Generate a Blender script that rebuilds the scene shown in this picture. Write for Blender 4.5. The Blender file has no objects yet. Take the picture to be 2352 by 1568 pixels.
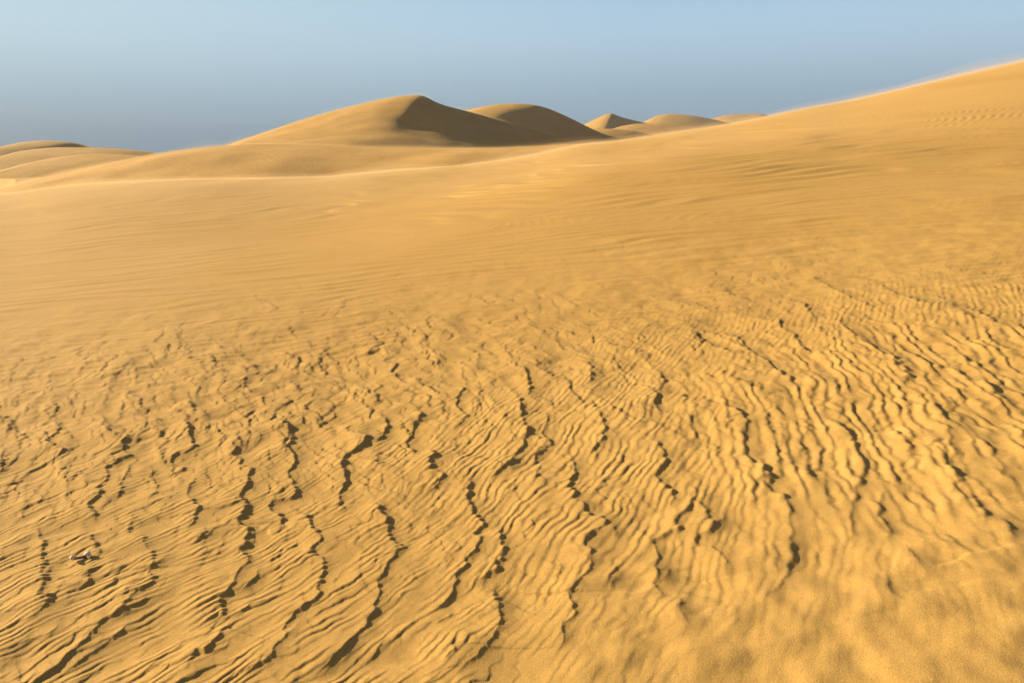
import bpy, math, random
import numpy as np

# ------------------------------------------------------------------ camera, sky, sun, exposure
SC = bpy.context.scene
COL = SC.collection
CAM_H = 1.7
LENS = 28.0
PITCH = math.atan((784 - 356) / (2352 * LENS / 36.0))
cam_d = bpy.data.cameras.new("camera")
cam_d.lens = LENS
cam_d.sensor_width = 36.0
cam_d.clip_start = 0.05
cam_d.clip_end = 40000
cam = bpy.data.objects.new("camera", cam_d)
COL.objects.link(cam)
cam.location = (0, 0, CAM_H)
cam.rotation_euler = (math.radians(90) - PITCH, 0, 0)
SC.camera = cam

SUN_EL = math.radians(17.5)
SUN_AZ = math.radians(-70.0)          # measured from +Y (view direction), negative = to the left
sun_dir = np.array([math.sin(SUN_AZ) * math.cos(SUN_EL), math.cos(SUN_AZ) * math.cos(SUN_EL), math.sin(SUN_EL)])
sl = bpy.data.lights.new("sun", 'SUN')
sl.energy = 5.0
sl.angle = math.radians(0.53)
sl.color = (1.0, 0.84, 0.58)
sun = bpy.data.objects.new("sun", sl)
COL.objects.link(sun)
sun.location = (-30, 10, 30)
from mathutils import Vector
sun.rotation_euler = Vector(tuple(sun_dir)).to_track_quat('Z', 'Y').to_euler()

world = bpy.data.worlds.new("World")
SC.world = world
world.use_nodes = True
nt = world.node_tree
nt.nodes.clear()
N = nt.nodes.new
out = N('ShaderNodeOutputWorld')
bg = N('ShaderNodeBackground')
bg.inputs['Strength'].default_value = 0.050
sky = N('ShaderNodeTexSky')
sky.sky_type = 'NISHITA'
sky.sun_disc = False
sky.sun_elevation = SUN_EL
sky.sun_rotation = SUN_AZ
sky.air_density = 1.0
sky.dust_density = 1.5
sky.ozone_density = 1.0
# a dust and sea-mist bank low over the horizon: a grey-blue band under a paler sky
tc = N('ShaderNodeTexCoord')
sep = N('ShaderNodeSeparateXYZ')
nt.links.new(tc.outputs['Generated'], sep.inputs[0])
ramp = N('ShaderNodeValToRGB')
cr = ramp.color_ramp
cr.interpolation = 'B_SPLINE'
SKY = [(-0.30, (132, 148, 168)), (-0.02, (84, 120, 150)), (0.02, (97, 135, 163)), (0.06, (131, 163, 188)),
       (0.105, (166, 193, 213)), (0.15, (178, 208, 230)), (0.21, (158, 194, 225)), (0.32, (84, 122, 178)), (0.5, (48, 80, 135)), (1.0, (28, 52, 100))]
def s2l(c):
    c = c / 255.0
    return c / 12.92 if c <= 0.04045 else ((c + 0.055) / 1.055) ** 2.4
mr = N('ShaderNodeMapRange')
mr.inputs[1].default_value = -0.3
mr.inputs[2].default_value = 1.0
nt.links.new(sep.outputs['Z'], mr.inputs[0])
nt.links.new(mr.outputs[0], ramp.inputs[0])
for i, (z, c) in enumerate(SKY):
    p = (z + 0.3) / 1.3
    el = cr.elements[0] if i == 0 else (cr.elements[1] if i == 1 else cr.elements.new(p))
    el.position = p
    el.color = (s2l(c[0]), s2l(c[1]), s2l(c[2]), 1)
# paler towards the sun side (left)
mx = N('ShaderNodeMapRange')
mx.inputs[1].default_value = 0.15
mx.inputs[2].default_value = -0.75
nt.links.new(sep.outputs['X'], mx.inputs[0])
mzz = N('ShaderNodeMapRange')
mzz.inputs[1].default_value = 0.03
mzz.inputs[2].default_value = 0.17
nt.links.new(sep.outputs['Z'], mzz.inputs[0])
mm = N('ShaderNodeMath'); mm.operation = 'MULTIPLY'
nt.links.new(mx.outputs[0], mm.inputs[0]); nt.links.new(mzz.outputs[0], mm.inputs[1])
mixp = N('ShaderNodeMix'); mixp.data_type = 'RGBA'
mixp.inputs[7].default_value = (s2l(198), s2l(222), s2l(229), 1)
nt.links.new(mm.outputs[0], mixp.inputs[0])
nt.links.new(ramp.outputs[0], mixp.inputs[6])
# warm band added low in the sky, out of view, to turn shade brown
my = N('ShaderNodeMapRange')
my.inputs[1].default_value = 0.70
my.inputs[2].default_value = 0.30
nt.links.new(sep.outputs['Y'], my.inputs[0])
mz2 = N('ShaderNodeMapRange')
mz2.inputs[1].default_value = 0.55
mz2.inputs[2].default_value = 0.05
nt.links.new(sep.outputs['Z'], mz2.inputs[0])
mw = N('ShaderNodeMath'); mw.operation = 'MULTIPLY'
nt.links.new(my.outputs[0], mw.inputs[0]); nt.links.new(mz2.outputs[0], mw.inputs[1])
mixw = N('ShaderNodeMix'); mixw.data_type = 'RGBA'
mixw.inputs[7].default_value = (0.42, 0.23, 0.16, 1)
nt.links.new(mw.outputs[0], mixw.inputs[0])
nt.links.new(mixp.outputs[2], mixw.inputs[6])
gain = N('ShaderNodeVectorMath'); gain.operation = 'SCALE'
gain.inputs['Scale'].default_value = 7.6
nt.links.new(mixw.outputs[2], gain.inputs[0])
mixs = N('ShaderNodeMix'); mixs.data_type = 'RGBA'
mixs.inputs[0].default_value = 0.93
nt.links.new(sky.outputs[0], mixs.inputs[6])
nt.links.new(gain.outputs[0], mixs.inputs[7])
nt.links.new(mixs.outputs[2], bg.inputs[0])
nt.links.new(bg.outputs[0], out.inputs[0])

SC.view_settings.view_transform = 'Standard'
SC.view_settings.look = 'None'
SC.view_settings.exposure = 1.40
SC.view_settings.gamma = 1.0
SC.cycles.max_bounces = 6
SC.cycles.diffuse_bounces = 3
SC.cycles.volume_bounces = 1

# ------------------------------------------------------------------ helpers
F = 2352 * LENS / 36.0
CP, SP = math.cos(PITCH), math.sin(PITCH)

def ray(px, py):
    """photo point (2352 x 1568 frame) -> (x/y, z/y) of its sight line"""
    X = (px - 1176) / F
    Y = (784 - py) / F
    fy = CP + Y * SP
    return X / fy, (-SP + Y * CP) / fy

rng0 = np.random.RandomState(7)
_perm = rng0.permutation(4096).astype(np.int64)
_ang = rng0.rand(4096) * 2 * np.pi
_gx, _gy = np.cos(_ang).astype(np.float32), np.sin(_ang).astype(np.float32)

def perlin(x, y, seed=0):
    x = np.asarray(x, dtype=np.float32) + 1000.37 + seed * 17.13
    y = np.asarray(y, dtype=np.float32) + 1000.71 + seed * 31.7
    xi = np.floor(x); yi = np.floor(y)
    xf = x - xi; yf = y - yi
    xi = xi.astype(np.int64); yi = yi.astype(np.int64)
    u = xf * xf * xf * (xf * (xf * 6 - 15) + 10)
    v = yf * yf * yf * (yf * (yf * 6 - 15) + 10)
    a0 = _perm[xi & 4095]; a1 = _perm[(xi + 1) & 4095]
    def g(a, yy, fx, fy):
        k = _perm[(a + yy) & 4095]
        return _gx[k] * fx + _gy[k] * fy
    n00 = g(a0, yi, xf, yf); n10 = g(a1, yi, xf - 1, yf)
    n01 = g(a0, yi + 1, xf, yf - 1); n11 = g(a1, yi + 1, xf - 1, yf - 1)
    nx0 = n00 + u * (n10 - n00)
    nx1 = n01 + u * (n11 - n01)
    return (nx0 + v * (nx1 - nx0)) * 1.5

def fbm(x, y, seed=0, octv=3, gain=0.5):
    r = 0; a = 1.0; f = 1.0
    for i in range(octv):
        r = r + a * perlin(x * f, y * f, seed + i * 5)
        a *= gain; f *= 2.03
    return r

def smooth(a, b, x):
    t = np.clip((x - a) / (b - a), 0, 1)
    return t * t * (3 - 2 * t)

def cubic_interp(xs, ys):
    """monotone-ish smooth curve through points"""
    xs = np.array(xs, float); ys = np.array(ys, float)
    d = np.diff(ys) / np.diff(xs)
    m = np.zeros_like(ys)
    m[1:-1] = np.where(d[:-1] * d[1:] > 0, 2 * d[:-1] * d[1:] / (d[:-1] + d[1:] + 1e-12), 0)
    m[0], m[-1] = d[0], d[-1]
    def f(x):
        x = np.asarray(x, float)
        i = np.clip(np.searchsorted(xs, x) - 1, 0, len(xs) - 2)
        h = xs[i + 1] - xs[i]
        t = (x - xs[i]) / h
        lo = t < 0; hi = t > 1
        tt = np.clip(t, 0, 1)
        h00 = 2 * tt**3 - 3 * tt**2 + 1; h10 = tt**3 - 2 * tt**2 + tt
        h01 = -2 * tt**3 + 3 * tt**2; h11 = tt**3 - tt**2
        r = h00 * ys[i] + h10 * h * m[i] + h01 * ys[i + 1] + h11 * h * m[i + 1]
        r = np.where(lo, ys[0] + m[0] * (x - xs[0]), r)
        r = np.where(hi, ys[-1] + m[-1] * (x - xs[-1]), r)
        return r
    return f

def gsmooth(f, lo, hi, n, sig):
    """sample f, blur by sig samples, return interpolator"""
    xs = np.linspace(lo, hi, n)
    k = np.exp(-0.5 * (np.arange(-4 * sig, 4 * sig + 1) / sig) ** 2); k /= k.sum()
    d = (hi - lo) / (n - 1)
    ext = np.linspace(lo - 4 * sig * d, hi + 4 * sig * d, n + 8 * sig)
    ys = np.convolve(f(ext), k, mode='valid')
    return lambda x: np.interp(x, xs, ys)

def grid_mesh(name, X, Y, Z, mat, kind='structure'):
    nr, nc = X.shape
    me = bpy.data.meshes.new(name)
    nv = nr * nc
    co = np.empty((nv, 3), np.float32)
    co[:, 0] = X.ravel(); co[:, 1] = Y.ravel(); co[:, 2] = Z.ravel()
    idx = np.arange(nv, dtype=np.int32).reshape(nr, nc)
    q = np.stack([idx[:-1, :-1], idx[:-1, 1:], idx[1:, 1:], idx[1:, :-1]], -1).reshape(-1, 4)
    # keep the faces looking up
    a = co[q[0]]
    if np.cross(a[1] - a[0], a[2] - a[0])[2] < 0:
        q = q[:, ::-1].copy()
    nf = len(q)
    me.vertices.add(nv); me.vertices.foreach_set('co', co.ravel())
    me.loops.add(nf * 4); me.loops.foreach_set('vertex_index', q.ravel())
    me.polygons.add(nf)
    me.polygons.foreach_set('loop_start', np.arange(0, nf * 4, 4, dtype=np.int32))
    me.polygons.foreach_set('use_smooth', np.ones(nf, dtype=bool))
    me.update(calc_edges=True)
    me.materials.append(mat)
    o = bpy.data.objects.new(name, me)
    COL.objects.link(o)
    if kind: o['kind'] = kind
    return o

# ------------------------------------------------------------------ sand material
def sand_material(name, grain=1.0, fine=0.0, base=(0.390, 0.227, 0.060)):
    m = bpy.data.materials.new(name)
    m.use_nodes = True
    t = m.node_tree
    t.nodes.clear()
    A = t.nodes.new
    o = A('ShaderNodeOutputMaterial')
    b = A('ShaderNodeBsdfPrincipled')
    b.inputs['Roughness'].default_value = 0.95
    b.inputs['Specular IOR Level'].default_value = 0.15
    t.links.new(b.outputs[0], o.inputs[0])
    g = A('ShaderNodeTexCoord')
    # mineral tint in broad drifts
    n1 = A('ShaderNodeTexNoise'); n1.inputs['Scale'].default_value = 0.35; n1.inputs['Detail'].default_value = 4
    t.links.new(g.outputs['Object'], n1.inputs['Vector'])
    r1 = A('ShaderNodeValToRGB')
    r1.color_ramp.elements[0].position = 0.3; r1.color_ramp.elements[1].position = 0.7
    r1.color_ramp.elements[0].color = (base[0] * 0.95, base[1] * 0.93, base[2] * 0.90, 1)
    r1.color_ramp.elements[1].color = (base[0] * 1.05, base[1] * 1.06, base[2] * 1.10, 1)
    t.links.new(n1.outputs[0], r1.inputs[0])
    # single grains
    n2 = A('ShaderNodeTexNoise'); n2.inputs['Scale'].default_value = 260 * grain; n2.inputs['Detail'].default_value = 3
    n2.inputs['Roughness'].default_value = 0.75
    t.links.new(g.outputs['Object'], n2.inputs['Vector'])
    r2 = A('ShaderNodeMapRange')
    r2.inputs[1].default_value = 0.25; r2.inputs[2].default_value = 0.75
    r2.inputs[3].default_value = 0.68; r2.inputs[4].default_value = 1.32
    t.links.new(n2.outputs[0], r2.inputs[0])
    n4 = A('ShaderNodeTexNoise'); n4.inputs['Scale'].default_value = 38 * max(grain, 0.12); n4.inputs['Detail'].default_value = 7
    n4.inputs['Roughness'].default_value = 0.85
    t.links.new(g.outputs['Object'], n4.inputs['Vector'])
    r4 = A('ShaderNodeMapRange')
    r4.inputs[1].default_value = 0.25; r4.inputs[2].default_value = 0.75
    r4.inputs[3].default_value = 0.86; r4.inputs[4].default_value = 1.14
    t.links.new(n4.outputs[0], r4.inputs[0])
    m4 = A('ShaderNodeMath'); m4.operation = 'MULTIPLY'
    t.links.new(r2.outputs[0], m4.inputs[0]); t.links.new(r4.outputs[0], m4.inputs[1])
    mu = A('ShaderNodeVectorMath'); mu.operation = 'SCALE'
    t.links.new(r1.outputs[0], mu.inputs[0]); t.links.new(m4.outputs[0], mu.inputs['Scale'])
    t.links.new(mu.outputs[0], b.inputs['Base Color'])
    n3 = A('ShaderNodeTexNoise'); n3.inputs['Scale'].default_value = 160 * grain; n3.inputs['Detail'].default_value = 4
    n3.inputs['Roughness'].default_value = 0.7
    t.links.new(g.outputs['Object'], n3.inputs['Vector'])
    bu = A('ShaderNodeBump'); bu.inputs['Strength'].default_value = 1.0; bu.inputs['Distance'].default_value = 0.0016 / grain
    t.links.new(n3.outputs[0], bu.inputs['Height'])
    if fine:
        # wind ripples of the far slopes
        mp = A('ShaderNodeMapping'); mp.inputs['Rotation'].default_value = (0, 0, math.radians(-38))
        t.links.new(g.outputs['Object'], mp.inputs[0])
        w = A('ShaderNodeTexWave'); w.bands_direction = 'X'; w.wave_profile = 'SAW'
        w.inputs['Scale'].default_value = fine; w.inputs['Distortion'].default_value = 3.0
        w.inputs['Detail'].default_value = 3; w.inputs['Detail Scale'].default_value = 0.6
        t.links.new(mp.outputs[0], w.inputs[0])
        b2 = A('ShaderNodeBump'); b2.inputs['Strength'].default_value = 1.0; b2.inputs['Distance'].default_value = 0.06 / fine
        t.links.new(w.outputs[1], b2.inputs['Height'])
        t.links.new(bu.outputs[0], b2.inputs['Normal'])
        t.links.new(b2.outputs[0], b.inputs['Normal'])
    else:
        t.links.new(bu.outputs[0], b.inputs['Normal'])
    return m

SAND = sand_material('rippled_sand', 1.0)
SAND_FAR = sand_material('far_sand', 0.05, fine=0.5)

# ------------------------------------------------------------------ the near dune: large shape
CREST = [(-700, 470), (-300, 462), (0, 447), (144, 429), (288, 419), (432, 413), (612, 411), (720, 408), (854, 398),
         (982, 388), (1110, 375), (1223, 358), (1321, 337), (1449, 321), (1513, 312), (1599, 299), (1689, 284),
         (1772, 267), (1851, 250), (1959, 232), (2067, 207), (2175, 182), (2265, 161), (2352, 141), (2600, 90), (3000, 20)]
_cu = [ray(a, b)[0] for a, b in CREST]; _ce = [ray(a, b)[1] for a, b in CREST]
crest_e = gsmooth(cubic_interp(_cu, _ce), -0.95, 0.95, 1200, 10)
yc_f = cubic_interp([-0.95, -0.4, 0.0, 0.4, 0.95], [44, 40, 34, 29, 26])
def dune_params(u):
    e = crest_e(u); Yc = yc_f(u)
    y1 = 0.42 * Yc
    K = CAM_H / ((Yc - y1) * (Yc + y1))
    S = e + CAM_H / Yc + K * (Yc - y1) ** 2 / Yc
    return S, K, y1, Yc
_us = np.linspace(-0.95, 0.95, 2400)
_S, _K, _y1, _Yc = dune_params(_us)
_kw = 150
_kr = np.exp(-0.5 * (np.arange(-3 * _kw, 3 * _kw + 1) / _kw) ** 2); _kr /= _kr.sum()
_n = len(_S)
_i0 = _n * 45 // 100
_Sf = np.where(np.arange(_n) > _i0, _S[_i0] + (_S - _S[_i0]) * 0.68, _S)   # the foot lies flatter than the crest climbs
_ext = np.concatenate([_Sf[0] + (_Sf[1] - _Sf[0]) * np.arange(-3 * _kw, 0), _Sf, _Sf[-1] + (_Sf[-1] - _Sf[-2]) * np.arange(1, 3 * _kw + 1)])
_SN = np.convolve(_ext, _kr, mode='valid')      # the foot of the slope is broader and smoother than its crest
def slope_at(u, y):
    w = smooth(5.0, 26.0, y)
    return np.interp(u, _us, _SN) * (1 - w) + np.interp(u, _us, _S) * w
_gR = (_SN[-1] - _SN[-60]) / (_us[-1] - _us[-60]); _gL = (_SN[59] - _SN[0]) / (_us[59] - _us[0])
def base_z(x, y):
    u0 = x / np.maximum(y, 0.5)
    ex = u0 - np.clip(u0, -0.95, 0.95)
    side = np.where(ex > 0, _gR, _gL) * np.sign(ex) * 0.9 * (1 - np.exp(-np.abs(ex) / 0.9)) * y * np.exp(-y / 25.0)
    return side + base_core(x, y)
def base_core(x, y):
    u = np.clip(x / np.maximum(y, 0.5), -0.95, 0.95)
    S = slope_at(u, y); K = np.interp(u, _us, _K); y1 = np.interp(u, _us, _y1)
    # near the camera the cone shape of S(u)*y is eased into a plain tilt
    return S * y - K * np.maximum(0, y - y1) ** 2 + 0.38 * np.exp(-((x - 1.8) / 4.2) ** 2 - ((y - 12.5) / 4.6) ** 2)

def ground(px, py):
    u, e = ray(px, py)
    S = np.interp(u, _us, _SN)
    y = CAM_H / (S - e)
    S = slope_at(u, y)
    y = CAM_H / (S - e)
    return u * y, y

# ------------------------------------------------------------------ scarps of the coarse ripples, followed down-slope
def T(ox, oy, s, w, a, pts):
    return (w, a, [(ox + p[0] * s, oy + p[1] * s) for p in pts])
A5 = lambda a, *p: T(0, 940.8, 0.4, 1, a, p)
A6 = lambda a, *p: T(752.6, 940.8, 0.4, 1, a, p)
A7 = lambda a, *p: T(1505.3, 940.8, 0.4, 1, a, p)
B1 = lambda a, *p: T(0, 564.5, 0.36, 1, a, p)
B2 = lambda a, *p: T(752.6, 564.5, 0.36, 1, a, p)
B3 = lambda a, *p: T(1505.3, 564.5, 0.36, 1, a, p)
SCARPS = [
 A5(.7,(580,20),(615,60),(590,95),(620,135),(680,150),(742,155),(735,182),(700,200),(715,240),(760,270),(690,292),(660,320),(612,345),(626,380),(600,420),(575,455),(575,490),(550,530),(505,558),(520,592),(560,630),(562,670)),
 A5(.9,(1060,60),(1092,118),(1095,200),(1112,225),(1080,252),(1000,262),(990,290),(1000,320),(1062,330),(1050,352),(1000,368),(975,400)),
 A5(.9,(1150,375),(1110,430),(1075,465),(1100,510),(1105,552),(1132,572),(1125,640),(1085,690),(1060,720)),
 A5(1.2,(1600,60),(1665,120),(1680,160),(1668,200),(1645,215),(1700,265),(1702,320),(1665,352),(1668,400),(1695,440),(1692,488),(1650,512),(1565,517),(1553,560),(1600,598),(1632,625),(1605,655),(1560,680)),
 A5(1.0,(1340,180),(1352,240),(1340,268),(1392,300),(1380,322),(1440,345),(1436,410),(1400,470),(1375,522),(1420,545),(1402,590),(1372,640),(1412,680),(1412,730),(1386,790),(1396,838),(1430,855),(1385,930),(1350,1000),(1290,1060),(1250,1115),(1285,1132),(1265,1165),(1190,1200),(1120,1270)),
 A5(1.2,(2000,120),(2105,165),(2110,210),(2045,240),(1970,275),(1964,338),(1996,372),(1988,440),(1945,500),(1958,545),(1990,600)),
 A5(1.1,(1700,590),(1745,600),(1782,650),(1806,690),(1856,735),(1850,770),(1790,810),(1786,838),(1866,878),(1866,950),(1830,1010),(1832,1060),(1780,1110),(1700,1170),(1640,1250),(1655,1312),(1600,1370),(1540,1440),(1450,1500),(1380,1568)),
 A5(.65,(820,600),(785,620),(762,655),(738,692),(800,720),(850,770),(872,830),(895,870),(860,920),(886,975),(820,1022),(740,1090),(700,1150),(600,1230),(520,1290),(440,1360),(380,1420),(300,1480),(200,1560),(120,1620)),
 A5(.9,(525,710),(532,750),(545,795),(592,812),(560,842),(510,855)),
 A5(.7,(575,890),(540,920),(500,960),(500,1000),(450,1050)),
 A5(.6,(180,440),(205,490),(262,520),(200,555),(150,572),(138,612),(110,650),(60,690)),
 A5(.8,(200,670),(222,710),(232,742),(264,765),(250,850),(240,900),(252,1000),(210,1085),(272,1110),(275,1150),(200,1200),(100,1235),(0,1270),(-60,1290)),
 A5(.7,(330,860),(300,910),(268,950),(246,1010),(220,1050)),
 A5(.6,(1190,665),(1175,720),(1120,755),(1070,800)),
 A5(.5,(1270,700),(1300,745),(1270,790),(1240,830),(1180,880)),
 A5(.6,(965,815),(930,860),(870,930)),
 A5(.7,(1510,880),(1480,960),(1400,1030),(1340,1070)),
 A5(.8,(1310,1190),(1292,1270),(1200,1350),(1112,1410),(1098,1470),(1020,1530)),
 A5(.8,(880,1150),(830,1180),(760,1222),(640,1310),(540,1380),(440,1450),(330,1540),(260,1600)),
 A5(.7,(860,1040),(820,1100),(720,1160),(620,1225)),
 A5(.7,(400,1210),(330,1240),(310,1280),(200,1330),(100,1360),(0,1400)),
 A5(.6,(480,400),(440,430),(380,440),(320,380),(350,340),(440,330)),
 A5(.6,(300,50),(350,100),(340,140),(260,190),(300,210),(370,240),(340,290),(310,300)),
 A5(.6,(20,80),(60,95),(50,130),(90,150),(190,130),(180,165)),
 A5(.5,(0,220),(30,240),(10,290),(20,360),(0,400)),
 A5(.6,(740,300),(755,340),(720,400),(690,450),(700,500),(640,560)),
 A5(.6,(860,300),(880,340),(860,400),(920,440),(880,500),(820,560)),
 A5(.6,(1200,40),(1230,60),(1380,80),(1405,115),(1370,140)),
 A5(.6,(1480,140),(1500,180),(1450,230)),
 A5(.5,(1600,1330),(1640,1280),(1700,1240),(1740,1190)),
 A5(.7,(2116,1290),(2050,1330),(1980,1370),(1930,1440),(1850,1500),(1780,1568)),
 A6(1.0,(300,20),(335,50),(352,90),(322,150),(290,190),(250,225)),
 A6(1.0,(505,10),(550,30),(500,90),(495,140),(450,208),(500,240),(495,270),(450,300)),
 A6(1.0,(200,140),(226,172),(200,220),(140,245)),
 A6(1.1,(200,530),(260,545),(302,580),(326,620),(345,680),(366,760),(452,790),(400,830),(360,870),(330,950),(285,1010),(326,1050),(300,1100),(240,1190),(235,1250),(180,1300),(110,1360),(60,1440),(0,1500),(-40,1560)),
 A6(1.0,(560,220),(615,240),(605,280),(578,318),(600,370),(680,395),(650,430),(600,470),(540,520)),
 A6(1.2,(820,380),(848,400),(800,460),(802,530),(832,590),(872,640),(912,660),(870,690),(842,722),(905,742),(842,820),(808,850),(790,900),(740,960),(720,1030),(668,1110),(640,1150),(560,1200)),
 A6(1.0,(960,655),(1000,672),(1012,770),(990,880),(960,920),(830,990),(780,1030)),
 A6(1.1,(1040,965),(1000,990),(960,1022),(972,1100),(1006,1190),(990,1270),(930,1340),(880,1390),(868,1430),(780,1490),(700,1568)),
 A6(.8,(1100,-20),(1140,90),(1136,200),(1090,270),(1020,340),(960,390),(900,430)),
 A6(.8,(1230,10),(1275,40),(1262,80),(1232,110),(1245,150),(1295,190),(1215,250),(1160,330)),
 A6(.9,(1540,20),(1592,80),(1592,150),(1545,210),(1500,280)),
 A6(1.2,(1390,260),(1416,285),(1436,370),(1370,440),(1422,500),(1415,535),(1480,560),(1472,600),(1500,625),(1592,645),(1580,690),(1500,722),(1480,780),(1510,830),(1522,920),(1470,980),(1390,1070),(1412,1140),(1430,1190),(1360,1250),(1372,1310),(1350,1380),(1290,1440)),
 A6(1.1,(1820,150),(1872,170),(1936,240),(1930,320),(1890,370),(1902,440),(1970,488),(1978,550),(1930,600)),
 A6(1.0,(2100,490),(2060,570),(2000,640),(2012,700),(1930,715),(1850,755),(1916,840),(1900,900),(1888,1000),(1930,1060),(1900,1110)),
 A6(.7,(1620,660),(1656,690),(1660,715),(1640,745)),
 A6(.6,(1640,930),(1652,990),(1620,1040)),
 A6(.6,(1230,300),(1200,360),(1210,420),(1160,470)),
 A6(.7,(1090,270),(1060,330),(1000,370)),
 A6(.6,(1360,860),(1340,930),(1290,980)),
 A6(.6,(630,560),(600,600),(540,640)),
 A6(.6,(740,1140),(700,1170),(620,1240)),
 A6(.7,(370,1280),(330,1330),(260,1390),(200,1470)),
 A6(.6,(750,1320),(700,1360),(730,1400),(640,1460)),
 A6(.7,(1700,880),(1620,960),(1600,1040)),
 A6(.7,(1990,890),(1950,950),(1890,1000)),
 A6(.5,(2040,1110),(2000,1180),(2040,1230)),
 A7(1.0,(350,-10),(460,28),(528,68),(522,150),(504,190),(530,258),(534,310),(620,350),(656,430),(660,480),(770,530),(792,640),(790,760),(776,850),(780,930),(740,1000),(600,1110)),
 A7(.8,(200,485),(252,540),(302,580),(310,630),(345,660),(300,720)),
 A7(.9,(380,545),(402,590),(380,640),(330,670),(220,742),(268,790),(340,792),(416,860),(414,920),(380,985)),
 A7(1.0,(1030,85),(1090,130),(1142,180),(1142,230),(1180,300),(1186,400),(1150,480),(1128,550),(1142,640),(1120,720),(1180,790)),
 A7(1.0,(1270,450),(1306,540),(1290,600),(1330,640),(1346,730),(1362,800)),
 A7(.8,(1440,770),(1480,830),(1540,930),(1620,960)),
 A7(.7,(1600,55),(1690,150),(1682,210),(1712,320),(1702,370),(1745,460)),
 A7(.9,(1800,480),(1842,520),(1870,570),(1900,640),(1892,690)),
 A7(.8,(1310,900),(1340,990),(1352,1060),(1440,1120),(1470,1150)),
 A7(.6,(1680,20),(1800,110),(1880,210),(1960,300),(2060,410),(2130,480)),
 A7(.7,(180,1060),(130,1150),(172,1205),(235,1240)),
 A7(.6,(210,10),(200,80),(240,160),(200,250)),
 A7(.5,(710,60),(740,150),(720,240),(790,310),(780,400)),
 A7(.5,(860,10),(870,120),(830,230),(850,330)),
 A7(.5,(1280,20),(1260,110),(1290,170)),
 A7(.6,(1470,120),(1460,200),(1480,270)),
 A7(.5,(930,300),(1000,380),(980,470),(1000,560)),
 A7(.5,(1960,600),(2020,640),(2040,720),(2116,760)),
 B2(.9,(1230,790),(1280,820),(1292,900),(1296,960),(1240,995)),
 B2(.9,(1660,810),(1692,850),(1690,885),(1652,912)),
 B2(.8,(840,900),(884,935),(830,975),(824,1030),(888,1092),(880,1130),(810,1172),(830,1210)),
 B2(.8,(1160,915),(1200,960),(1225,1010),(1252,1070),(1228,1135)),
 B2(.6,(1320,740),(1342,770),(1340,800),(1400,832),(1470,860)),
 B2(.6,(1250,655),(1290,670),(1400,720),(1490,750)),
 B2(.5,(1440,610),(1475,650),(1500,690),(1620,710),(1745,742),(1780,770)),
 B2(.6,(1250,530),(1330,560),(1430,600)),
 B2(.6,(680,670),(745,705),(740,750)),
 B2(.5,(690,740),(720,780),(715,820)),
 B2(.6,(860,670),(980,720),(950,770),(980,830)),
 B2(.6,(550,860),(640,920),(700,960),(760,985)),
 B2(.7,(250,885),(345,910),(300,950),(330,1000),(280,1050)),
 B2(.5,(400,820),(440,850),(500,900)),
 B2(.5,(1600,750),(1700,800),(1760,830)),
 B2(.7,(2060,770),(2150,860),(2140,930),(2000,940)),
 B2(.7,(1960,880),(2100,950),(2090,1030),(2140,1100)),
 B1(.7,(1435,955),(1430,980),(1440,1010),(1500,1030),(1580,1050)),
 B1(.7,(1170,990),(1220,1015),(1246,1065),(1300,1080)),
 B1(.6,(1595,835),(1550,895),(1590,940),(1690,975)),
 B1(.6,(1690,880),(1780,915),(1800,942)),
 B1(.6,(840,1065),(880,1095),(1000,1110),(1080,1145)),
 B1(.8,(640,1120),(705,1160),(672,1200),(720,1215)),
 B1(.9,(830,1215),(780,1265),(800,1300)),
 B1(.7,(1500,1220),(1560,1270),(1500,1330),(1540,1385)),
 B1(.8,(2100,1040),(2145,1070),(2140,1110),(2025,1150),(2110,1190)),
 B1(.5,(1280,765),(1340,790),(1375,820)),
 B1(.5,(880,785),(870,820)),
 B1(.5,(1590,765),(1650,800),(1690,830)),
 B1(.6,(1900,805),(2010,850),(2140,900),(2200,950)),
 B3(.8,(210,560),(245,575),(290,625),(400,680),(520,730)),
 B3(.8,(490,585),(560,640),(580,690),(700,750),(790,840),(900,915)),
 B3(.7,(775,490),(790,545),(890,610),(950,680),(1010,730)),
 B3(.7,(1170,480),(1195,545),(1300,610),(1400,680),(1580,800),(1600,940)),
 B3(.5,(920,380),(980,450),(1050,520)),
 B3(.5,(1430,290),(1560,350),(1700,390),(1860,400),(2020,430),(2230,550)),
 B3(.5,(1700,330),(1900,390),(2000,410)),
 B3(.6,(1480,640),(1660,720),(1800,790),(1930,830),(2050,880),(2150,960),(2260,1020),(2352,1075)),
 B3(.5,(1760,990),(1800,1090),(1880,1180),(1950,1230)),
 B3(.8,(1130,1110),(1180,1150),(1230,1210),(1270,1250)),
 B3(.6,(1900,690),(2000,740),(2080,800),(2220,900)),
 B3(.5,(700,240),(830,290),(960,320)),
 B3(.5,(960,240),(1100,300),(1260,370),(1450,460)),
 B3(.5,(1200,560),(1360,660),(1500,700)),
 B3(.6,(2080,880),(2180,950)),
 B3(.5,(600,660),(700,720)),
]

def resample(pts, step):
    out = []
    for a, b in zip(pts[:-1], pts[1:]):
        L = math.hypot(b[0] - a[0], b[1] - a[1])
        n = max(1, int(L / step))
        for i in range(n):
            out.append((a[0] + (b[0] - a[0]) * i / n, a[1] + (b[1] - a[1]) * i / n))
    out.append(pts[-1])
    return out

def chaikin(p):
    p = np.array(p)
    q = [p[0]]
    for a, b in zip(p[:-1], p[1:]):
        q.append(a * 0.8 + b * 0.2); q.append(a * 0.2 + b * 0.8)
    q.append(p[-1])
    return np.array(q)

SCW = []
for w, a, pts in SCARPS:
    g = np.array([ground(px, py) for px, py in pts])
    SCW.append((a, chaikin(g)))

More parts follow.
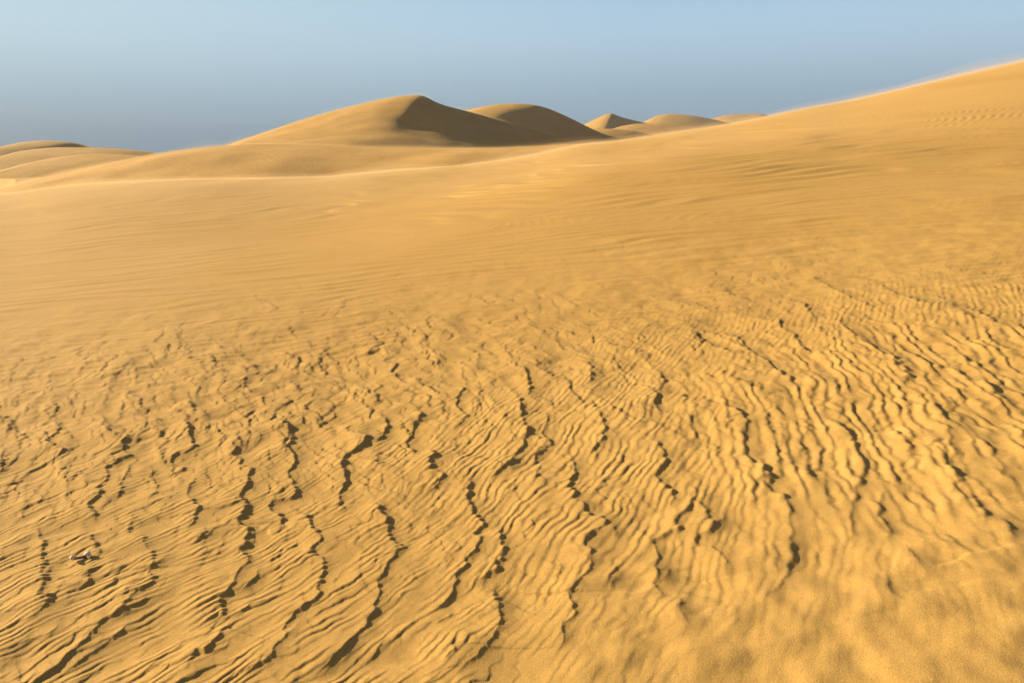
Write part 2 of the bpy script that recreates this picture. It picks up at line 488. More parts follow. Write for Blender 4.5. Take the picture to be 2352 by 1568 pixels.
def scarp_field(X, Y, tooth):
    """height of the coarse ripples, plus how freshly buried the lee is"""
    H = np.zeros_like(X); Fresh = np.zeros_like(X)
    wx = X + 0.006 * fbm(X * 16, Y * 16, 40, 2)
    wy = Y + 0.006 * fbm(X * 16, Y * 16, 50, 2)
    x0, y0 = X[0, 0], Y[0, 0]
    dx = X[0, 1] - X[0, 0]; dy = Y[1, 0] - Y[0, 0]
    nr, nc = X.shape
    for n_, (a, P) in enumerate(SCW):
        d0 = float(np.median(P[:, 1]))
        q = 0.75 + 0.25 * min(2.2, d0 / 3.3)
        W1 = 0.15 * q; W2 = 0.110 * q * (0.4 + 0.6 * a); W3 = 0.26 * q
        mg = W1 * 3.2
        i0 = int((P[:, 0].min() - mg - x0) / dx); i1 = int((P[:, 0].max() + mg - x0) / dx) + 1
        j0 = int((P[:, 1].min() - mg - y0) / dy); j1 = int((P[:, 1].max() + mg - y0) / dy) + 1
        i0, i1 = max(0, i0), min(nc, i1); j0, j1 = max(0, j0), min(nr, j1)
        if i1 - i0 < 2 or j1 - j0 < 2:
            continue
        gx = wx[j0:j1, i0:i1]; gy = wy[j0:j1, i0:i1]
        best = np.full(gx.shape, 1e9, np.float32); sgn = np.zeros_like(best); tt = np.zeros_like(best)
        seg = P[1:] - P[:-1]; L = np.hypot(seg[:, 0], seg[:, 1]); cum = np.concatenate([[0], np.cumsum(L)])
        for k in range(len(seg)):
            if L[k] < 1e-5: continue
            tx, ty = seg[k] / L[k]
            rx = gx - P[k, 0]; ry = gy - P[k, 1]
            s = np.clip(rx * tx + ry * ty, 0, L[k])
            ex = rx - s * tx; ey = ry - s * ty
            d2 = ex * ex + ey * ey
            cr_ = tx * ry - ty * rx      # walking towards the viewer, the lee lies to the left hand
            tol = 2e-4 * np.minimum(best, 1) + 1e-8
            m = (d2 < best - tol) | ((np.abs(d2 - best) <= tol) & (np.abs(cr_) > np.abs(sgn)))
            best = np.where(m, d2, best); sgn = np.where(m, cr_, sgn)
            tt = np.where(m, cum[k] + s, tt)
        d = np.sqrt(best) * np.sign(sgn)
        tot = cum[-1]
        # lobed edge: rounded tongues with notches between, and teeth where fine ripples run out over it
        tg = tooth[j0:j1, i0:i1]
        lobes = 0.022 * q * np.abs(perlin(tt * 11 / q, tt * 0 + n_, 44)) + 0.004 * np.abs(perlin(tt * 30 / q, tt * 0 + n_, 46))
        d = d - (lobes - 0.006 + 0.020 * (tg - 0.5)) * np.exp(-np.abs(d) / 0.05)
        ramp_l = min(0.14, tot * 0.35)
        taper = smooth(0, ramp_l, tt) * smooth(0, ramp_l, tot - tt)
        lee = d > 0
        ad = np.abs(d)
        P0 = 0.0080 * q
        down = (P0 - 0.0022 * q * (1 - np.exp(-ad / (0.005 * q))) - 0.225 * W2 * (1 - np.exp(-ad / W2))) * np.exp(-(ad / W3) ** 1.5)
        up = P0 * np.exp(-ad / W1)
        H[j0:j1, i0:i1] += min(a, 1.05) ** 0.7 * taper * np.where(lee, down, up) * smooth(mg, mg * 0.6, ad)
        fr = np.where(lee, np.exp(-(ad / (0.065 * q)) ** 2), 0) * taper * min(1, a)
        Fresh[j0:j1, i0:i1] = np.maximum(Fresh[j0:j1, i0:i1], fr)
    return H, Fresh
TAIL = 0.27

# control points: photo x, photo y, fine-ripple height, small-scarp height, direction of the fine crests (deg)
CTRL = [(0,1568,1.0,.35,50),(400,1500,1.0,.35,50),(900,1500,.9,.3,52),(1300,1540,.5,.2,54),(1600,1560,.15,.12,58),(2000,1540,.05,.10,60),(2352,1540,.0,.12,60),
 (0,1250,.9,.5,50),(500,1250,.9,.4,52),(1000,1250,.8,.4,56),(1400,1250,.7,.35,60),(1800,1300,.45,.25,66),(2150,1350,.12,.15,66),(2352,1350,.1,.25,66),
 (0,1000,.45,1.1,45),(400,1000,.5,1.0,48),(800,1000,.6,.9,55),(1200,1050,.7,.7,62),(1600,1050,.9,.6,74),(2000,1050,1.0,.7,82),(2352,1100,.8,.8,85),(2352,1200,.5,.5,80),
 (0,850,.12,.6,38),(400,850,.2,.9,40),(800,850,.3,1.1,45),(1200,850,.4,1.0,58),(1600,850,.7,.9,74),(2000,850,1.0,.8,82),(2352,850,1.0,.8,85),
 (0,720,.08,.05,32),(400,720,.12,.35,34),(800,740,.2,.7,36),(1200,720,.2,.6,45),(1600,720,.35,.9,60),(2000,720,.6,.9,70),(2352,740,.8,.8,78),
 (0,600,.08,0,30),(600,600,.12,.05,30),(1000,640,.2,.4,30),(1400,620,.2,.15,34),(1900,620,.25,.35,40),(2352,620,.4,.35,50),
 (0,480,.06,0,28),(1000,500,.10,0,28),(1600,500,.18,0,28),(2352,520,.25,0,30),(2352,300,.15,0,28),(1600,380,.08,0,28),(800,440,.05,0,28)]
_cp = []
for px, py, f2, f1, th in CTRL:
    gx, gy = ground(px, py)
    _cp.append((gx / gy, math.log(gy), f2, f1, th))
_cp = np.array(_cp)
def controls(X, Y):
    st = 8
    xs = X[::st, ::st]; ys = Y[::st, ::st]
    u = xs / ys; l = np.log(ys)
    W = 0; R = [0, 0, 0]
    for c in _cp:
        w = np.exp(-(((u - c[0]) / 0.14) ** 2 + ((l - c[1]) / 0.17) ** 2)) + 1e-9 / (0.01 + (u - c[0]) ** 2 + (l - c[1]) ** 2)
        W = W + w
        for k in range(3): R[k] = R[k] + w * c[2 + k]
    res = []
    jj = np.arange(X.shape[0]) / st; ii = np.arange(X.shape[1]) / st
    j0 = np.clip(jj.astype(int), 0, xs.shape[0] - 2); i0 = np.clip(ii.astype(int), 0, xs.shape[1] - 2)
    fj = np.clip(jj - j0, 0, 1)[:, None]; fi = np.clip(ii - i0, 0, 1)[None, :]
    for k in range(3):
        G = R[k] / W
        g00 = G[j0][:, i0]; g01 = G[j0][:, i0 + 1]; g10 = G[j0 + 1][:, i0]; g11 = G[j0 + 1][:, i0 + 1]
        res.append((g00 * (1 - fi) + g01 * fi) * (1 - fj) + (g10 * (1 - fi) + g11 * fi) * fj)
    return res

def saw(ph, k=0.80):
    """slow rise, quick fall"""
    t = ph - np.floor(ph)
    up = 1 - (1 - np.clip(t / k, 0, 1)) ** 1.5
    dn = (np.clip((1 - t) / (1 - k), 0, 1)) ** 1.7
    return np.where(t < k, up, dn)

def fine_field(X, Y):
    f2, f1, th = controls(X, Y)
    wsum = 0
    n_big = fbm(X * 0.9, Y * 0.9, 3, 2)
    n_mid = perlin(X * 3.2, Y * 3.2, 9)
    n_sml = perlin(X * 16, Y * 16, 21)
    H = np.zeros_like(X); TH = np.zeros_like(X)
    for deg, lam, seed in ((30, 0.050, 1), (50, 0.036, 2), (64, 0.042, 3), (82, 0.062, 4)):
        w = np.exp(-((th - deg + 5 * n_big) / 6.5) ** 2) + 1e-4
        a = math.radians(deg)
        nx, ny = math.sin(a), -math.cos(a)
        tx, ty = math.cos(a), math.sin(a)
        s = X * nx + Y * ny; q = X * tx + Y * ty
        s = s + 0.010 * fbm(q * 5, s * 4, 55 + seed, 2) + 0.0052 * perlin(q * 24, s * 20, 58 + seed)
        ph = s / lam + 0.55 * n_mid + 1.1 * n_big + 0.5 * perlin(s * 9, q * 3.0, 60 + seed) + 0.22 * perlin(q * 13, s * 7, 65 + seed)
        am = np.clip((0.50 if deg < 60 else 0.75) + (1.35 if deg < 60 else 0.95) * perlin(s * 12, q * 5.6, 70 + seed), 0.0, 1.6)
        ph2 = s / (lam * 2.9) + 0.5 * n_mid + 0.9 * n_big + 0.7 * perlin(s * 4, q * 2.2, 90 + seed) - 0.55 * np.abs(perlin(q * 8, s * 5, 95 + seed)) - 0.2 * np.abs(perlin(q * 19, s * 9, 97 + seed))
        am2 = np.clip(0.45 + 1.3 * perlin(s * 5.0, q * 3.0, 100 + seed), 0, 1.5)
        t1 = am * saw(ph, 0.74 if deg < 60 else 0.68)
        t2 = am2 * saw(ph2, 0.90)
        hh = lam * (0.135 * t1 + 0.17 * t2) if deg < 60 else lam * (0.155 * t1 + 0.14 * t2)
        H = H + hh * w; TH = TH + (0.6 * t1 + 0.6 * t2) * w; wsum = wsum + w
    H = H / wsum * f2 * smooth(7.6, 4.4, Y); TH = TH / wsum * np.clip(f2, 0, 1)
    # small scalloped scarps facing down-wind
    nx, ny = 0.88, 0.475
    tx, ty = -ny, nx
    s = X * nx + Y * ny; q = X * tx + Y * ty
    for lam, seed, g in ((0.24, 7, 0.40), (0.13, 8, 0.58), (0.07, 9, 0.90)):
        k = 0.24 / lam
        cusp = np.abs(perlin(q * 4.2 * k, s * 1.6 * k, 120 + seed)) * 0.55 + np.abs(perlin(q * 10 * k, s * 3 * k, 125 + seed)) * 0.18
        ph = s / lam - cusp + 0.9 * n_big * k ** 0.5 + 0.8 * perlin(s * 1.7 * k, q * 1.4 * k, 140 + seed)
        am = np.clip(0.0 + 1.2 * perlin(s * 3.2 * k, q * 1.2 * k, 150 + seed) + 0.50 * f1, 0, 1.3)
        H = H + f1 * g * lam * 0.085 * am * saw(ph, 0.88) * smooth(6.4 + lam * 18, 4.2 + lam * 14, Y)
    return H, f2, f1, TH

def avalanche(H, dx, dy, slope=0.60, shallow=0.20, keep=0.35):
    """sand cannot stand steeper than its angle of repose: sweep down-wind"""
    R = H.copy()
    nr, nc = H.shape
    k = max(1, int(round(dx / dy)))
    d0 = slope * dx
    sh = [(0, slope * dx)]
    for m in (1, 2):
        c = slope * math.hypot(dx, m * dy)
        sh += [(m, c), (-m, c)]
    for i in range(1, nc):
        p = R[:, i - 1]
        b = R[:, i]
        for m, c in sh:
            if m == 0: b = np.maximum(b, p - c)
            elif m > 0: b[m:] = np.maximum(b[m:], p[:-m] - c)
            else: b[:m] = np.maximum(b[:m], p[-m:] - c)
        R[:, i] = b
    return R

def make_patch(x0, x1, y0, y1, st):
    xs = np.arange(x0, x1, st, dtype=np.float32); ys = np.arange(y0, y1, st, dtype=np.float32)
    X, Y = np.meshgrid(xs, ys)
    Hf, f2, f1, tooth = fine_field(X, Y)
    Hs, fresh = scarp_field(X, Y, tooth)
    soft = 0.010 * fbm(X * 1.6, Y * 1.6, 200, 2) + 0.004 * fbm(X * 5.5, Y * 5.5, 210, 2) * (1 + 1.9 * smooth(-0.1, 0.9, X) * smooth(3.0, 2.3, Y))
    H = Hs + Hf * (1 - 0.92 * fresh) + soft * smooth(9.5, 6.0, Y)
    H = avalanche(H, st, st)
    # loose grains round off every edge
    H0 = H
    sg = 0.0062 / st
    n_ = int(3 * sg) + 1
    kr = np.exp(-0.5 * (np.arange(-n_, n_ + 1) / sg) ** 2); kr /= kr.sum()
    for ax in (0, 1):
        B = np.zeros_like(H)
        for o_, wgt in zip(range(-n_, n_ + 1), kr):
            B += wgt * np.roll(H, o_, axis=ax)
        H = B
    m_ = 0.36 + 0.55 * smooth(-0.2, 1.3, X) * smooth(6.0, 3.2, Y)
    H = H0 * (1 - m_) + H * m_
    return (x0, y0, st, H, X, Y)

P1 = make_patch(-3.9, 4.0, 0.40, 4.7, 0.0038)
P2 = make_patch(-8.2, 8.2, 4.45, 12.2, 0.0085)

def sample(P, x, y):
    x0, y0, st, H = P[:4]
    fx = (x - x0) / st; fy = (y - y0) / st
    ok = (fx > 0) & (fy > 0) & (fx < H.shape[1] - 2) & (fy < H.shape[0] - 2)
    fx = np.clip(fx, 0, H.shape[1] - 2.001); fy = np.clip(fy, 0, H.shape[0] - 2.001)
    i = fx.astype(int); j = fy.astype(int); a = fx - i; b = fy - j
    v = (H[j, i] * (1 - a) + H[j, i + 1] * a) * (1 - b) + (H[j + 1, i] * (1 - a) + H[j + 1, i + 1] * a) * b
    return np.where(ok, v, 0)

def far_ripples(x, y):
    """long low ripples that cross the upper slope"""
    u = np.clip(x / y, -0.95, 0.95)
    def psi_at(xx, yy_):
        return (0.118 + 0.085 * np.clip(xx / yy_, -0.95, 0.95) - (base_z(xx, yy_) - CAM_H) / yy_) / CAM_H
    psi = psi_at(x, y)
    d_ = 0.02
    gx_ = (psi_at(x + d_, y) - psi) / d_; gy_ = (psi_at(x, y + d_) - psi) / d_
    s = 1.0 / np.clip(psi, 0.02, 3.0)
    stretch = np.maximum(1.0, s * s * np.hypot(gx_, gy_))
    q = x
    H = 0
    nb = fbm(x * 0.20, y * 0.20, 300, 2)
    nm = fbm(s * 0.9, q * 0.30, 310, 3)
    for lam, y0, y1, g in ((0.10, 3.6, 7.5, 0.6), (0.18, 5.0, 10.5, 0.85), (0.33, 7.0, 15, 0.85), (0.60, 10, 21, 0.42), (1.0, 14, 30, 0.18)):
        am = np.clip(0.62 + 0.6 * perlin(s * 0.8 / lam, q * 0.22 / lam, 320), 0.05, 1.3)
        am = am * smooth(y0, y0 * 1.5, s) * smooth(y1, y1 * 0.65, s)
        ph = s / lam + 0.9 * nm + 1.2 * nb + 0.5 * perlin(s * 0.6 / lam, q * 0.12 / lam, 330)
        H = H + g * lam / stretch * 0.155 * am * (0.5 + 0.5 * np.sin(2 * np.pi * ph + 0.45 * np.sin(2 * np.pi * ph)))
    u = x / y
    H = H * (0.72 + 0.28 * smooth(-0.35, 0.40, u)) * smooth(40, 24, y) * smooth(0.052, 0.078, psi)
    H = H + 0.012 * smooth(8, 16, y) * fbm(x * 0.22, y * 0.22, 340, 2)
    return H

def relief(x, y):
    a = sample(P1, x, y); b = sample(P2, x, y)
    w = smooth(4.62, 4.50, y)
    h = a * w + b * (1 - w)
    h = h * smooth(10.5, 8.0, y)
    return h + far_ripples(x, y)

nu, nv_ = 1560, 1230
wide = 0.76 + 2.6 * np.linspace(0, 1, 110)[1:] ** 1.8
uu = np.concatenate([-wide[::-1], np.linspace(-0.76, 0.76, nu), wide])
iy = np.linspace(1 / 1.60, 1 / 30.0, nv_ - 120)
yy = np.concatenate([np.linspace(0.45, 1.59, 240), 1 / iy, np.linspace(30.15, 62, 120)])
UU, YY = np.meshgrid(uu, yy)
XX = UU * YY
ZZ = base_z(XX, YY) + relief(XX, YY)
dune = grid_mesh('sand_dune', XX, YY, ZZ, SAND)
dune['label'] = 'near golden dune slope with wind ripples and scalloped scarps'
def dune_z(x, y):
    x = np.atleast_1d(np.float64(x)); y = np.atleast_1d(np.float64(y))
    return base_z(x, y) + relief(x, y)

# ------------------------------------------------------------------ dunes behind
def far_dune(label, pts, Y0, Wf, Wb, base, sharp=1.0, shear=0.0, nx=420, ny=150, wob=0.0, seed=0, blur=4, W=None, spread=15):
    us = [ray(a, b)[0] for a, b in pts]; es = [ray(a, b)[1] for a, b in pts]
    lo, hi = us[0], us[-1]
    f = gsmooth(cubic_interp(us, es), lo, hi, 800, blur)
    x = np.linspace(lo, hi, nx) * Y0
    t = np.concatenate([np.linspace(-1, 0, ny * 2 // 3), np.linspace(0, 1, ny // 3)[1:]])
    X = np.empty((len(t), nx)); Y = np.empty_like(X); Z = np.empty_like(X)
    top = CAM_H + f(x / Y0) * Y0
    WF = Wf * np.ones(nx) if W is None else np.interp(x / Y0, [ray(p[0], 300)[0] for p in W], [p[1] for p in W])
    WF = np.convolve(np.pad(WF, 30, mode='edge'), np.ones(61) / 61, mode='valid')
    kk = max(3, nx // spread); ks = np.exp(-0.5 * (np.arange(-2 * kk, 2 * kk + 1) / kk) ** 2); ks /= ks.sum()
    ext = np.concatenate([top[0] + (top[1] - top[0]) * np.arange(-2 * kk, 0), top, top[-1] + (top[-1] - top[-2]) * np.arange(1, 2 * kk + 1)])
    topB = np.convolve(ext, ks, mode='valid')
    for j, tj in enumerate(t):
        yv = Y0 + (tj * WF if tj < 0 else tj * Wb * np.ones(nx))
        xs = x + (shear * (yv - Y0) if tj < 0 else 0)
        a = abs(tj)
        if tj < 0:
            g = sharp * (1 - a) + (1 - sharp) * (0.5 + 0.5 * math.cos(math.pi * a))
            g = g * (1 - 0.35 * math.sin(math.pi * a) * (sharp))
        else:
            g = 0.5 + 0.5 * math.cos(math.pi * a)
        X[j] = xs; Y[j] = yv
        wb = float(smooth(0.0, 0.38, np.array(a))) if tj < 0 else 0.0
        tp = top * (1 - wb) + topB * wb
        bs = np.minimum(base, tp - 1.5)
        Z[j] = bs + (tp - bs) * g
    if wob:
        edge = np.clip(-(Y - Y0) / Wf * 5, 0, 1)
        Z = Z + wob * edge * fbm(X / (Wf * 0.5), Y / (Wf * 0.5), seed, 3)
    # nothing in front of the ridge stands above it
    front = (Y < Y0 - 0.01 * Wf)
    lim = CAM_H + f(np.clip(X / Y, lo, hi)) * Y - 0.012 * (Y0 - Y)
    Z = np.where(front, np.minimum(Z, lim), Z)
    X = np.concatenate([X[:1], X]); Y = np.concatenate([Y[:1] - 0.3, Y]); Z = np.concatenate([Z[:1] * 0 - 9, Z]); t = np.concatenate([[-1.01], t])
    # feet run down under the ground sheet at both ends
    e_ = np.linspace(0, 1, nx)
    Z = Z - 7 * (1 - smooth(0, 0.10, e_) * smooth(1, 0.92, e_))[None, :] ** 2
    o = grid_mesh('sand_dune', X, Y, Z, SAND_FAR)
    o['label'] = label
    GRIDS[label] = (X, Y, Z, t)
    return o
GRIDS = {}

far_dune('broad low dune ridge behind the near crest',
    [(-900,600),(-500,540),(-200,478),(0,433),(72,415),(180,389),(306,363),(378,350),(440,343),(511,335.5),(600,331.5),(720,333),(847,337),(1000,339.5),(1129,339),(1315,331),(1449,324),(1600,322),(1800,330),(2100,345)],
    62, 30, 26, -2.8, sharp=0.3, wob=0.35, seed=400, nx=700, ny=220)
far_dune('tall dune with its peak left of centre and dark right face',
    [(330,400),(430,368),(515,336),(598,308),(694,276),(790,249),(886,227),(928,220),(963,218.4),(976,221),(998,234),(1030,245),(1078,257),(1142,275),(1223,299),(1315,329),(1400,352),(1500,372)],
    115, 34, 30, -0.5, sharp=0.5, shear=0.15, wob=0.30, seed=410, nx=800, ny=260, blur=6, spread=5, W=[(330,30),(520,40),(700,55),(850,62),(960,60),(1080,46),(1220,24),(1315,12),(1500,7)])
far_dune('rounded dune with shaded right flank behind the peak',
    [(850,330),(950,292),(1078,252),(1129,242),(1161,238.5),(1193,238),(1225,241),(1257,249),(1289,262),(1321,277),(1347,290),(1379,305),(1411,315),(1449,321),(1520,330)],
    175, 45, 40, -1.0, sharp=0.35, shear=0.45, wob=0.5, seed=420, blur=5, W=[(850,80),(1190,60),(1290,32),(1400,17),(1500,12)])
far_dune('low dark dune below the small pointed dune',
    [(1280,330),(1320,304),(1359,297),(1401,296),(1449,300),(1481,306),(1507,314),(1540,326)],
    230, 40, 40, -4.5, sharp=0.2, shear=0.5, seed=430)
far_dune('small pointed dune with a sharp tip',
    [(1270,325),(1320,298),(1343,286),(1369,273),(1404,261),(1416,265),(1430,270),(1475,281),(1530,293),(1600,306)],
    330, 85, 50, -4.0, sharp=0.7, shear=0.3, seed=440, blur=2)
far_dune('low swelling dune in front of the small pointed dune',
    [(1360,310),(1411,295),(1433,289),(1475,284),(1513,285),(1561,290),(1600,296),(1660,308)],
    280, 60, 40, -4.0, sharp=0.2, shear=0.45, seed=450)
far_dune('rounded distant dune right of the small pointed dune',
    [(1420,310),(1478,281),(1500,270),(1513,265.5),(1539,262),(1577,264),(1641,275),(1680,284),(1740,296)],
    420, 110, 60, -4.0, sharp=0.4, shear=0.4, seed=460)
far_dune('palest farthest dune touching the near slope at right',
    [(1580,292),(1638,272),(1680,263.5),(1721,262),(1743,261.5),(1769,267),(1830,280)],
    620, 160, 80, -4.0, sharp=0.5, shear=0.3, seed=470)
far_dune('leftmost distant dune with a rounded top',
    [(-260,372),(-120,352),(0,337),(54,326.5),(108,323),(155,326.5),(201,338),(280,352),(330,362)],
    210, 60, 40, -5.0, sharp=0.3, shear=0.4, wob=0.4, seed=480)
far_dune('second dune from the left edge, darker towards its foot',
    [(-200,392),(0,359),(54,346),(144,338.5),(234,340),(306,345),(356,353),(420,364)],
    165, 55, 40, -4.5, sharp=0.4, shear=0.3, wob=0.4, seed=490)
far_dune('smooth dune in front of the two at the left edge',
    [(-200,430),(0,391),(72,373),(144,359.5),(216,353.5),(288,356),(340,362),(420,376)],
    105, 42, 30, -4.5, sharp=0.3, shear=0.3, wob=0.3, seed=500)

# ------------------------------------------------------------------ ground to the horizon
g = np.concatenate([-np.geomspace(1080, 20, 60), np.linspace(-15, 15, 7), np.geomspace(20, 1080, 60)])
GX, GY = np.meshgrid(g, np.concatenate([g[g > -130], []]) * 0.9)
R_ = np.hypot(GX, GY)
GZ = -6.0 + 3.4 * smooth(30, 55, R_) + 0.8 * smooth(60, 200, R_) * fbm(GX / 160, GY / 160, 600, 3)
grid_mesh('ground', GX, GY, GZ, SAND_FAR)

# ------------------------------------------------------------------ bleached bone in the ripples
def bone_material(name='bleached_bone', lo=(0.50, 0.36, 0.24, 1), hi=(0.88, 0.78, 0.62, 1)):
    m = bpy.data.materials.new(name)
    m.use_nodes = True
    t = m.node_tree
    b = t.nodes['Principled BSDF']
    b.inputs['Roughness'].default_value = 0.8
    tc_ = t.nodes.new('ShaderNodeTexCoord')
    n = t.nodes.new('ShaderNodeTexNoise'); n.inputs['Scale'].default_value = 90; n.inputs['Detail'].default_value = 4
    r = t.nodes.new('ShaderNodeValToRGB')
    r.color_ramp.elements[0].position = 0.35; r.color_ramp.elements[0].color = lo
    r.color_ramp.elements[1].position = 0.6; r.color_ramp.elements[1].color = hi
    t.links.new(tc_.outputs['Object'], n.inputs[0]); t.links.new(n.outputs[0], r.inputs[0]); t.links.new(r.outputs[0], b.inputs['Base Color'])
    bu = t.nodes.new('ShaderNodeBump'); bu.inputs['Distance'].default_value = 0.002
    t.links.new(n.outputs[0], bu.inputs['Height']); t.links.new(bu.outputs[0], b.inputs['Normal'])
    return m
BONE = bone_material()
DARK = bone_material('shaded_bone', (0.10, 0.06, 0.04, 1), (0.30, 0.20, 0.13, 1))  # shade of the bone's hollow middle, painted in as darker brown

def tube(name, path, radii, seg=14, wall=None, parent=None, seed=0, rough=0.12, mat=BONE):
    """closed lofted surface along a path, optionally hollow at its ends"""
    rs = np.random.RandomState(seed)
    path = [np.array(p, float) for p in path]
    V = []; Fc = []
    up = np.array([0, 0, 1.0])
    rings = [(p, r) for p, r in zip(path, radii)]
    for k, (p, r) in enumerate(rings):
        d = path[min(k + 1, len(path) - 1)] - path[max(k - 1, 0)]
        d /= np.linalg.norm(d) + 1e-9
        a = np.cross(d, up); a /= np.linalg.norm(a) + 1e-9
        b = np.cross(a, d)
        for s in range(seg):
            th = 2 * math.pi * s / seg
            rr = r * (1 + rough * (rs.rand() - 0.5) * 2 + 0.10 * math.sin(2 * th + k))
            V.append(p + rr * (math.cos(th) * a + math.sin(th) * b * 0.85))
    nR = len(rings)
    for k in range(nR - 1):
        for s in range(seg):
            s2 = (s + 1) % seg
            Fc.append((k * seg + s, k * seg + s2, (k + 1) * seg + s2, (k + 1) * seg + s))
    def cap(k, depth, rev):
        c = len(V)
        base_ = k * seg
        p = path[k]; q = path[1] if k == 0 else path[-2]
        d = q - p; d /= np.linalg.norm(d)
        inner = []
        for s in range(seg):
            v = V[base_ + s]
            inner.append(len(V)); V.append(p + (v - p) * 0.62)
        inn2 = []
        for s in range(seg):
            v = V[inner[s]]
            inn2.append(len(V)); V.append(v + d * depth)
        cc = len(V); V.append(p + d * depth)
        for s in range(seg):
            s2 = (s + 1) % seg
            f1 = (base_ + s, inner[s], inner[s2], base_ + s2)
            f2 = (inner[s], inn2[s], inn2[s2], inner[s2])
            f3 = (inn2[s], cc, inn2[s2])
            for f in (f1, f2, f3): Fc.append(f if not rev else f[::-1])
    cap(0, wall or 0.0015, False); cap(nR - 1, wall or 0.0015, True)
    me = bpy.data.meshes.new(name)
    me.from_pydata([tuple(v) for v in V], [], Fc)
    me.update()
    for p in me.polygons: p.use_smooth = True
    me.materials.append(mat)
    o = bpy.data.objects.new(name, me)
    COL.objects.link(o)
    if parent: o.parent = parent
    return o

bx, by = ground(187, 1286)
bz = float(dune_z(bx, by)[0])
bone = bpy.data.objects.new('bone_fragment', None)
COL.objects.link(bone)
bone.location = (bx, by, bz + 0.003)
bone.scale = (0.98, 0.98, 0.98)
bone['label'] = 'bleached pale bone fragment with knobbly ends lying among the ripples'
bone['category'] = 'bone'
S_ = 1.0
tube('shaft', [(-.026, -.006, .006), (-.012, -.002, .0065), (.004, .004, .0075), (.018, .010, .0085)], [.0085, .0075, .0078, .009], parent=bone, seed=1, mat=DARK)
tube('broken_end', [(-.040, -.010, .011), (-.035, -.009, .011), (-.029, -.007, .010), (-.024, -.005, .008)], [.008, .0125, .0125, .006], wall=.008, parent=bone, seed=2)
tube('knuckle_end', [(.008, .010, .011), (.015, .014, .017), (.024, .014, .018), (.032, .010, .013), (.037, .006, .008)], [.005, .011, .012, .008, .003], parent=bone, seed=3)
tube('spur', [(.030, .004, .004), (.036, .000, .009), (.040, .001, .014), (.046, .004, .018)], [.005, .0055, .004, .0018], parent=bone, seed=4)

def chip(px, py, r, label, cat, name, seed):
    x, y = ground(px, py)
    z = float(dune_z(x, y)[0])
    rs = np.random.RandomState(seed)
    o = tube(name, [(-r, 0, 0), (-r * .5, 0, r * .15), (r * .2, 0, r * .2), (r * .9, r * .2, 0)], [r * .35, r * .8, r * .75, r * .3], seg=8, seed=seed, rough=.3)
    o.location = (x, y, z + r * .45)
    o.rotation_euler = (0, 0, rs.rand() * 6)
    o['label'] = label; o['category'] = cat
chip(182.5, 1293.2, .0042, 'left of two pale bone chips just below the bone fragment', 'bone chip', 'bone_chip', 11)
chip(186.8, 1292.0, .0036, 'right of two pale bone chips just below the bone fragment', 'bone chip', 'bone_chip', 12)
chip(151, 1295.5, .0030, 'tiny pale chip on the sand left of the bone fragment', 'bone chip', 'bone_chip', 13)

# ------------------------------------------------------------------ sand blown along the crests, and the dusty air
def volume_material(name, density, color, g):
    m = bpy.data.materials.new(name)
    m.use_nodes = True
    t = m.node_tree
    t.nodes.clear()
    o = t.nodes.new('ShaderNodeOutputMaterial')
    v = t.nodes.new('ShaderNodeVolumePrincipled')
    v.inputs['Color'].default_value = (*color, 1)
    v.inputs['Density'].default_value = density
    v.inputs['Anisotropy'].default_value = g
    t.links.new(v.outputs[0], o.inputs['Volume'])
    return m

def shell(name, X, Y, Zb, Zt, mat, label):
    """closed sheet of air between two height grids"""
    nr, nc = X.shape
    V = np.concatenate([np.stack([X, Y, Zb], -1).reshape(-1, 3), np.stack([X, Y, Zt], -1).reshape(-1, 3)])
    n = nr * nc
    i = np.arange(n).reshape(nr, nc)
    q = np.stack([i[:-1, :-1], i[:-1, 1:], i[1:, 1:], i[1:, :-1]], -1).reshape(-1, 4)
    Fs = [q[:, ::-1], q + n]
    for e, rv in ((i[0, :], 0), (i[-1, :], 1), (i[:, 0], 1), (i[:, -1], 0)):
        w = np.stack([e[:-1], e[1:], e[1:] + n, e[:-1] + n], -1)
        Fs.append(w[:, ::-1] if rv else w)
    me = bpy.data.meshes.new(name)
    me.from_pydata(V.tolist(), [], np.concatenate(Fs).tolist())
    me.update()
    me.materials.append(mat)
    o = bpy.data.objects.new(name, me)
    COL.objects.link(o)
    o['kind'] = 'stuff'
    o['label'] = label
    return o

def drift(u0, u1, y0f, y1f, zf, layers, label, n1=160, n2=40, seed=0):
    for k, (th, dens) in enumerate(layers):
        u = np.linspace(u0, u1, n1)[None, :]; t = np.linspace(0, 1, n2)[:, None]
        Y = y0f(u) * (1 - t) + y1f(u) * t
        X = u * Y
        Zb = zf(X, Y)
        edge = np.minimum(smooth(0, 0.35, t), smooth(1, 0.8, t)) * smooth(0, 0.04, (u - u0) / (u1 - u0)) * smooth(1, 0.96, (u - u0) / (u1 - u0))
        gust = np.clip(0.75 + 0.9 * fbm(X * 0.35, Y * 0.12, 700 + seed, 3), 0.1, 2.0)
        Zt = Zb + 0.012 + th * edge * gust
        shell('blowing_sand', X, Y, Zb - 0.05, Zt, volume_material('airborne_sand', dens, (0.84, 0.62, 0.34), 0.0), label)

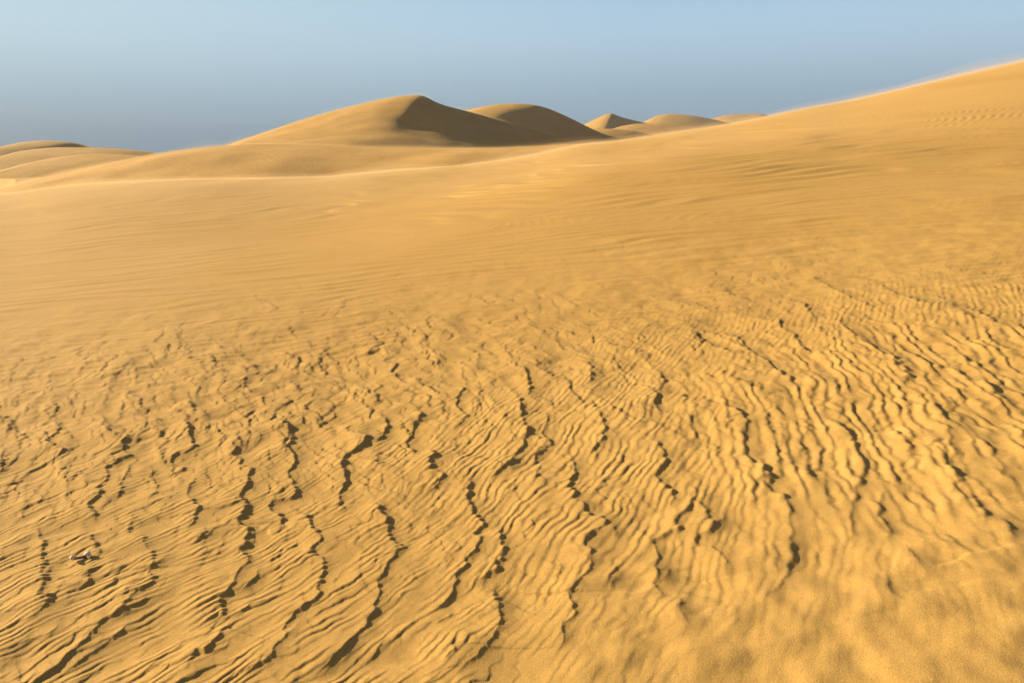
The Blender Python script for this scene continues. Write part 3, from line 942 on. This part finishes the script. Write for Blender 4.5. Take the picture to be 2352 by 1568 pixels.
drift(-0.78, 0.78, lambda u: np.interp(u, _us, _Yc) * 0.36, lambda u: np.interp(u, _us, _Yc) * 1.25,
      base_z, [(0.08, 0.075), (0.24, 0.024)], 'thin veil of blown sand over the near dune crest')

def drift_over(key, t0, t1, layers, label, step=3, seed=0, i0=0.0, i1=1.0):
    X, Y, Z, t = GRIDS[key]
    r = np.where((t >= t0) & (t <= t1))[0]
    c = np.arange(int(i0 * X.shape[1]), int(i1 * X.shape[1]), step)
    X, Y, Z = X[r][:, c], Y[r][:, c], Z[r][:, c]
    a = np.linspace(0, 1, len(r))[:, None]; b = np.linspace(0, 1, len(c))[None, :]
    edge = smooth(0, 0.4, a) * smooth(1, 0.7, a) * smooth(0, 0.08, b) * smooth(1, 0.9, b)
    for th, dens in layers:
        gust = np.clip(0.7 + 1.0 * fbm(X * 0.12, Y * 0.12, 750 + seed, 3), 0.1, 2.0)
        shell('blowing_sand', X, Y, Z - 0.1, Z + 0.03 + th * edge * gust, volume_material('airborne_sand', dens, (0.84, 0.62, 0.34), 0.0), label)
drift_over('broad low dune ridge behind the near crest', -0.5, 0.3, [(0.22, 0.045), (0.6, 0.010)], 'veil of blown sand over the broad low ridge', seed=1)
drift_over('tall dune with its peak left of centre and dark right face', -0.08, 0.6, [(0.45, 0.030), (1.1, 0.008)], 'veil of blown sand trailing off the peak of the tall dune', seed=2, i0=0.12, i1=0.75)

def box(name, a, b, mat):
    me = bpy.data.meshes.new(name)
    v = [(x, y, z) for x in (a[0], b[0]) for y in (a[1], b[1]) for z in (a[2], b[2])]
    me.from_pydata(v, [], [(0, 1, 3, 2), (4, 6, 7, 5), (0, 4, 5, 1), (2, 3, 7, 6), (0, 2, 6, 4), (1, 5, 7, 3)])
    me.materials.append(mat)
    o = bpy.data.objects.new(name, me); COL.objects.link(o)
    o['kind'] = 'stuff'
    return o
box('haze', (-1100, -150, -12), (1100, 1000, 48), volume_material('dusty_air', 0.00032, (0.43, 0.52, 0.66), 0.0))
